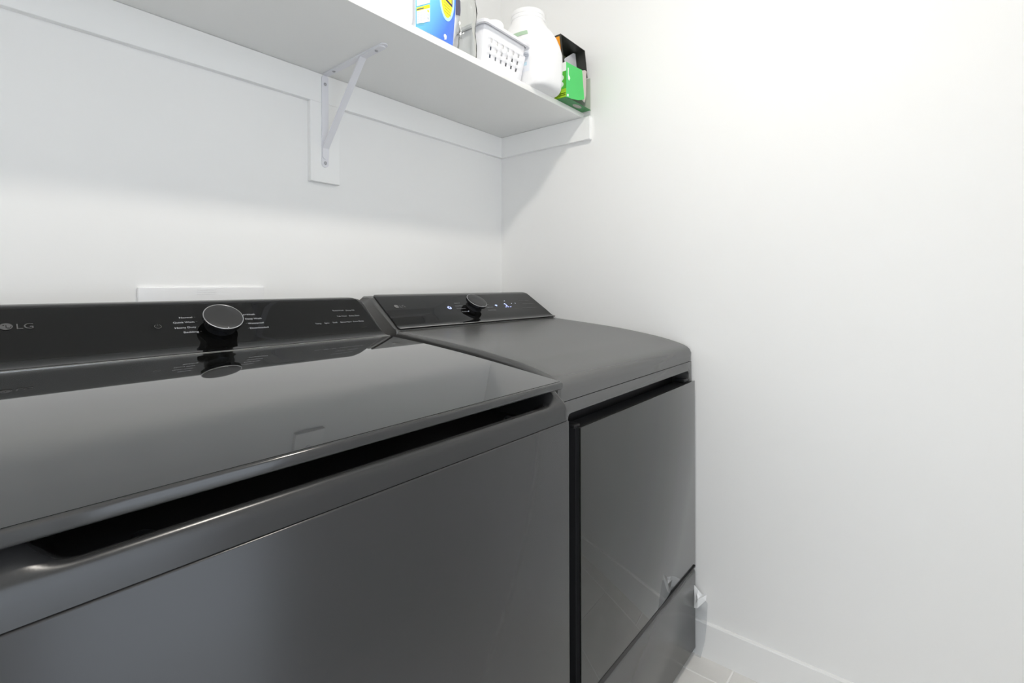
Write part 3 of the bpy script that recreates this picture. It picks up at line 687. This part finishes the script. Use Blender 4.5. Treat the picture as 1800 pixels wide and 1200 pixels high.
pk = box('dark_packet', (-0.532, -0.470, -0.372, -0.300, ZT + 0.0036, ZT + 0.085), mat('packet_navy', (0.05, 0.09, 0.20), 0.4), None, 0.004, 2)
tag(pk, 'small dark blue packet seen through the basket holes', 'packet')
pk2 = box('grey_packet', (-0.388, -0.368, -0.372, -0.300, ZT + 0.0036, ZT + 0.080), mat('packet_grey', (0.16, 0.16, 0.19), 0.4), None, 0.004, 2)
tag(pk2, 'slim dark grey packet at the right end inside the basket', 'packet')
# big white jug hanging over the shelf edge
jg = empty('detergent_jug', (-0.2580, -0.340, ZT)); OFF[jg.name] = (-0.2580, -0.340, ZT)
jc = (-0.2580, -0.340)
secs = [(ZB, 0.060, 0.075, 2.6), (ZB + 0.0005, 0.074, 0.094, 2.8), (ZB + 0.0038, 0.076, 0.102, 3), (ZB + 0.0113, 0.078, 0.108, 3), (ZB + 0.0282, 0.0795, 0.1115, 3), (ZB + 0.0752, 0.0805, 0.1145, 3), (ZB + 0.1222, 0.0805, 0.115, 2.9), (ZB + 0.1504, 0.0795, 0.108, 2.6), (ZB + 0.1739, 0.077, 0.099, 2.4), (ZB + 0.1927, 0.0735, 0.088, 2.2), (ZB + 0.2087, 0.0690, 0.0755, 2.1), (ZB + 0.2218, 0.0630, 0.0660, 2), (ZB + 0.2303, 0.060, 0.063, 2), (ZB + 0.2350, 0.0565, 0.057, 2), (ZB + 0.2463, 0.0560, 0.0560, 2)]
rings = []
dent = Vector((-0.278, -0.432, ZB + 0.176))
for z, a, b, n_ in secs:
    R = []
    for p_ in sup_ring(*jc, z, a, b, n_, 72):
        P_ = Vector(p_); d_ = P_ - dent; q_ = (d_.x/0.034)**2 + (d_.y/0.05)**2 + (d_.z/0.034)**2
        if q_ < 1:
            cdir = Vector((jc[0] - P_.x, jc[1] - P_.y, 0)).normalized(); P_ += cdir * 0.016 * (1 - q_)**1.2
        R.append(tuple(P_))
    rings.append(R)
# denser rings near the grip
def densify(rs, k=3):
    out = []
    for a_, b_ in zip(rs, rs[1:]):
        for i in range(k): out.append([tuple(Vector(p_).lerp(Vector(q_), i/k)) for p_, q_ in zip(a_, b_)])
    return out + [rs[-1]]
v, f = loft_vf(densify(rings, 2)); obj('body', v, f, M_JUG, jg, 60)
v, f = lathe_vf([(0.0555, 0.2425), (0.0575, 0.2434), (0.0580, 0.252), (0.0562, 0.2534), (0.0560, 0.2556), (0.0575, 0.2570), (0.0570, 0.2690), (0.0555, 0.2712), (0.050, 0.2722), (0.001, 0.2722)], (*jc, ZB), (0, 0, 1), 64); obj('cap', v, f, M_WPLAST, jg, 40)
def on_jug(ang, z, lift=0.0008):
    for k in range(len(secs) - 1):
        if secs[k][0] <= z <= secs[k+1][0]:
            t = (z - secs[k][0]) / (secs[k+1][0] - secs[k][0]); a = secs[k][1]*(1-t) + secs[k+1][1]*t; b = secs[k][2]*(1-t) + secs[k+1][2]*t; n_ = secs[k][3]*(1-t) + secs[k+1][3]*t
    c_, s_ = math.cos(ang), math.sin(ang)
    P_ = Vector((a*math.copysign(abs(c_)**(2/n_), c_), b*math.copysign(abs(s_)**(2/n_), s_), 0)); P_ += P_.normalized()*lift
    return (jc[0] + P_.x, jc[1] + P_.y, z)
def jug_patch(name, a0, a1, z0, z1, m, lift=0.0008, na=10, nz=4):
    V = [on_jug(math.radians(a0 + (a1-a0)*i/na), z0 + (z1-z0)*k/nz, lift) for k in range(nz+1) for i in range(na+1)]
    F = [(k*(na+1)+i, k*(na+1)+i+1, (k+1)*(na+1)+i+1, (k+1)*(na+1)+i) for k in range(nz) for i in range(na)]
    o = obj(name, V, F, m, jg, 60); return o
jug_patch('label', 168, 204, ZB + 0.045, ZB + 0.150, M_WPRINT)
for k in range(7): jug_patch('print_line', 180 - (k % 2)*4, 202, ZB + 0.128 - k*0.0062, ZB + 0.1298 - k*0.0062, M_GREYP, 0.0013, 6, 1)
jug_patch('print_mark', 193, 199, ZB + 0.064, ZB + 0.074, M_PALEB, 0.0013, 4, 2)
jug_patch('print_mark', 184, 191, ZB + 0.055, ZB + 0.066, M_PALEB, 0.0013, 4, 2)
jug_patch('brand_strip', 176, 207, ZB + 0.166, ZB + 0.180, mat('print_sage', (0.42, 0.58, 0.42), 0.5), 0.0010, 8, 2)
tag(jg, 'big white detergent jug with wide cap overhanging the shelf edge', 'jug')

# torn green carton at the shelf end and an open black box on it
M_GRN = mat('carton_green', (0.07, 0.62, 0.14), 0.45)
M_GRN2 = mat('carton_green_side', (0.09, 0.45, 0.04), 0.45)
M_YGRN = mat('carton_yellow_green', (0.36, 0.60, 0.02), 0.45)
M_DGRN = mat('carton_dark_green', (0.05, 0.25, 0.08), 0.5)
M_CARD = mat('carton_inside', (0.48, 0.45, 0.42), 0.8)
M_CARDB = mat('carton_flap', (0.62, 0.55, 0.52), 0.8)
M_PALEG = mat('carton_pale_green', (0.52, 0.58, 0.48), 0.7)
gx0, gx1, gy0, gy1, gz1 = -0.175, -0.012, -0.437, -0.335, 1.9075
gb = empty('green_carton', (-0.094, -0.38, ZT)); OFF[gb.name] = (-0.094, -0.38, ZT)
TC = 0.0010
box('bottom', (gx0, gx1, gy0, gy1, ZB, ZB + TC), M_DGRN, gb)
box('left_side', (gx0, gx0 + TC, gy0, gy1, ZB + TC, gz1), M_GRN2, gb)
box('back', (gx0 + TC, gx1 - TC, gy1 - TC, gy1, ZB + TC, gz1), M_CARD, gb)
box('right_side', (gx1 - TC, gx1, gy0 + 0.002, gy1, ZB + TC, gz1 - 0.003), M_PALEG, gb)
box('top', (gx0, gx1, gy0 + 0.03, gy1, gz1, gz1 + TC), M_CARD, gb)
v, f = prism_vf([(gx0, ZB + TC), (-0.14, ZB + 0.004), (-0.10, ZB + 0.011), (-0.073, ZB + 0.020), (-0.058, ZB + 0.0265), (-0.065, 1.86), (-0.070, 1.90), (-0.073, 1.9135), (-0.12, 1.910), (gx0, gz1)], gy0 - 0.0002, gy0 + 0.0010, 'y'); fp = obj('front_panel', v, f, M_GRN, gb)
v, f = prism_vf([(-0.0735, 1.812), (-0.050, 1.807), (-0.040, 1.835), (-0.037, 1.90), (-0.034, 1.922), (-0.045, 1.9235), (-0.070, 1.914)], gy0 + 0.004, gy0 + 0.0052, 'y'); obj('torn_flap', v, f, M_CARDB, gb)
v, f = prism_vf([(-0.1655, 1.8905), (-0.160, 1.8915), (-0.1605, 1.870), (-0.1585, 1.866), (-0.1530, 1.864), (-0.1510, 1.858), (-0.1570, 1.849), (-0.1630, 1.852), (-0.1645, 1.862), (-0.1640, 1.868)], gy0 - 0.0008, gy0 - 0.0002, 'y'); obj('spoon_print', v, f, mat('print_bright', (0.85, 0.86, 0.85), 0.4), fp)
v, f = prism_vf([(-0.170, ZB + 0.004), (-0.161, ZB + 0.006), (-0.161, ZB + 0.014), (-0.170, ZB + 0.012)], gy0 - 0.0008, gy0 - 0.0002, 'y'); obj('stamp_print', v, f, MATS['print_bright'], fp)
def side_patch(name, pts, m): v, f = prism_vf(pts, gx0 - 0.0007, gx0, 'x'); obj(name, v, f, m, gb)
side_patch('side_print', [(gy0, 1.878), (gy1, 1.878), (gy1, gz1), (gy0, gz1)], MATS['print_bright'])
side_patch('side_print', [(gy0, ZB + 0.002), (gy1, ZB + 0.002), (gy1, ZB + 0.030), (gy0, ZB + 0.030)], M_YGRN)
for yy, zz, rr in ((-0.4175, 1.857, 0.010), (-0.4175, 1.835, 0.009)): side_patch('side_print', [(yy + rr*math.cos(t*math.pi/9), zz + rr*math.sin(t*math.pi/9)) for t in range(18)], MATS['print_bright'])
for k in range(2): side_patch('side_print', [(-0.434, ZB + 0.008 + k*0.006), (-0.405, ZB + 0.008 + k*0.006), (-0.405, ZB + 0.0105 + k*0.006), (-0.434, ZB + 0.0105 + k*0.006)], MATS['print_bright'])
v, f = prism_vf(ell(-0.078, -0.4195, 0.025, 0.010, 24), ZB - 0.0003, ZB, 'z'); obj('base_print', v, f, M_CARD, gb)
tag(gb, 'torn bright green carton overhanging the right end of the shelf', 'box')

bx0, bx1, by0, by1, bz0, bz1 = -0.181, -0.0250, -0.424, -0.345, gz1 + TC + EPS, 2.001
M_BLKC = mat('carton_black', (0.038, 0.04, 0.035), 0.4)
M_ORG = mat('carton_orange', (0.86, 0.36, 0.02), 0.45)
M_OLIVE = mat('carton_olive_inside', (0.42, 0.44, 0.26), 0.6)
M_LINE = mat('carton_lining', (0.13, 0.135, 0.10), 0.6)
bb = empty('black_carton', (-0.108, -0.385, bz0)); OFF[bb.name] = (-0.108, -0.385, bz0)
def lean(o):
    for q_ in o.data.vertices: q_.co.x += -0.20 * q_.co.z + 0.012
    return o
lean(box('bottom', (bx0, bx1, by0, by1, bz0, bz0 + 0.0015), M_BLKC, bb))
lean(box('top', (bx0, bx1, by0, by1, bz1 - 0.0015, bz1), M_BLKC, bb))
lean(box('left_side', (bx0, bx0 + 0.0015, by0, by1, bz0 + 0.0015, bz1 - 0.0015), M_BLKC, bb))
lean(box('right_side', (bx1 - 0.0025, bx1, by0, by1, bz0 + 0.0015, bz1 - 0.0015), M_BLKC, bb))
lean(box('back', (bx0 + 0.0015, bx1 - 0.0025, by1 - 0.0015, by1, bz0 + 0.0015, bz1 - 0.0015), M_OLIVE, bb))
lean(box('side_print', (bx0 - 0.0006, bx0, by0 + 0.006, by1 - 0.004, bz0 + 0.008, bz1 - 0.006), M_ORG, bb))
v, f = prism_vf([(-0.115, bz0 + 0.002), (-0.034, bz0 + 0.002), (-0.034, bz1 - 0.004), (-0.048, bz1 - 0.006), (-0.115, bz0 + 0.045)], by0 + 0.035, by0 + 0.0365, 'y'); lean(obj('inner_packet', v, f, mat('packet_paper', (0.60, 0.60, 0.63), 0.5), bb))
v, f = prism_vf([(-0.072, bz0 + 0.030), (-0.055, bz0 + 0.034), (-0.055, bz0 + 0.040), (-0.072, bz0 + 0.036)], by0 + 0.0345, by0 + 0.035, 'y'); lean(obj('packet_print', v, f, M_GREYP, bb))
tag(bb, 'open black carton with orange side on top of the green carton', 'box')

# ------------------------------------------------------------------ scrap of plastic bag beside the dryer
sc_o = empty('plastic_scrap', (-0.026, -0.83, 0.0)); OFF[sc_o.name] = (-0.026, -0.83, 0.0)
rr_ = random.Random(5)
cr = [[(0.000, 0.0), (0.004, 0.012)], ]
outline = [(-0.806, 0.150), (-0.806, 0.222), (-0.819, 0.2125), (-0.831, 0.2015), (-0.8455, 0.2065), (-0.8415, 0.186), (-0.8185, 0.1555)]
V, F = [], []
cpt = (-0.822, 0.188)
for k, xo in enumerate((-0.031, -0.021)):
    V.append((xo - 0.006 if k == 0 else xo + 0.004, *cpt))
    for i, (y, z) in enumerate(outline): V.append((-0.026 + (xo + 0.026)*0.25 + rr_.uniform(-0.002, 0.002), y, z))
    for i, (y, z) in enumerate(outline): V.append((xo + rr_.uniform(-0.004, 0.004), y*0.5 + cpt[0]*0.5, z*0.5 + cpt[1]*0.5))
no = len(outline); st = 1 + 2*no
for k in range(2):
    b_ = k*st
    for i in range(no):
        j = (i+1) % no
        F.append((b_, b_+1+no+i, b_+1+no+j)); F.append((b_+1+no+i, b_+1+i, b_+1+j, b_+1+no+j))
for i in range(no):
    j = (i+1) % no; F.append((1+i, 1+j, st+1+j, st+1+i))
obj('crumple', V, F, mat('white_film', (0.93, 0.94, 0.95), 0.4), sc_o)
m, nt, p = nodes_of('hazy_film'); out = nt.nodes['Material Output']
tr = nt.nodes.new('ShaderNodeBsdfTransparent'); tr.inputs[0].default_value = (0.93, 0.935, 0.94, 1)
mx = nt.nodes.new('ShaderNodeMixShader'); mx.inputs[0].default_value = 0.07; nt.links.new(tr.outputs[0], mx.inputs[1]); nt.links.new(p.outputs[0], mx.inputs[2]); nt.links.new(mx.outputs[0], out.inputs['Surface'])
p.inputs['Base Color'].default_value = (0.75, 0.77, 0.8, 1); p.inputs['Roughness'].default_value = 0.2
ol = [(-0.806, 0.165), (-0.822, 0.158), (-0.838, 0.185), (-0.846, 0.176), (-0.843, 0.11), (-0.838, 0.06), (-0.825, 0.0004), (-0.806, 0.0004)]
V, F = prism_vf(ol, -0.0225, -0.0195, 'x'); obj('hanging_film', V, F, m, sc_o)
tag(sc_o, 'crumpled scrap of white plastic film between dryer and right wall', 'plastic')
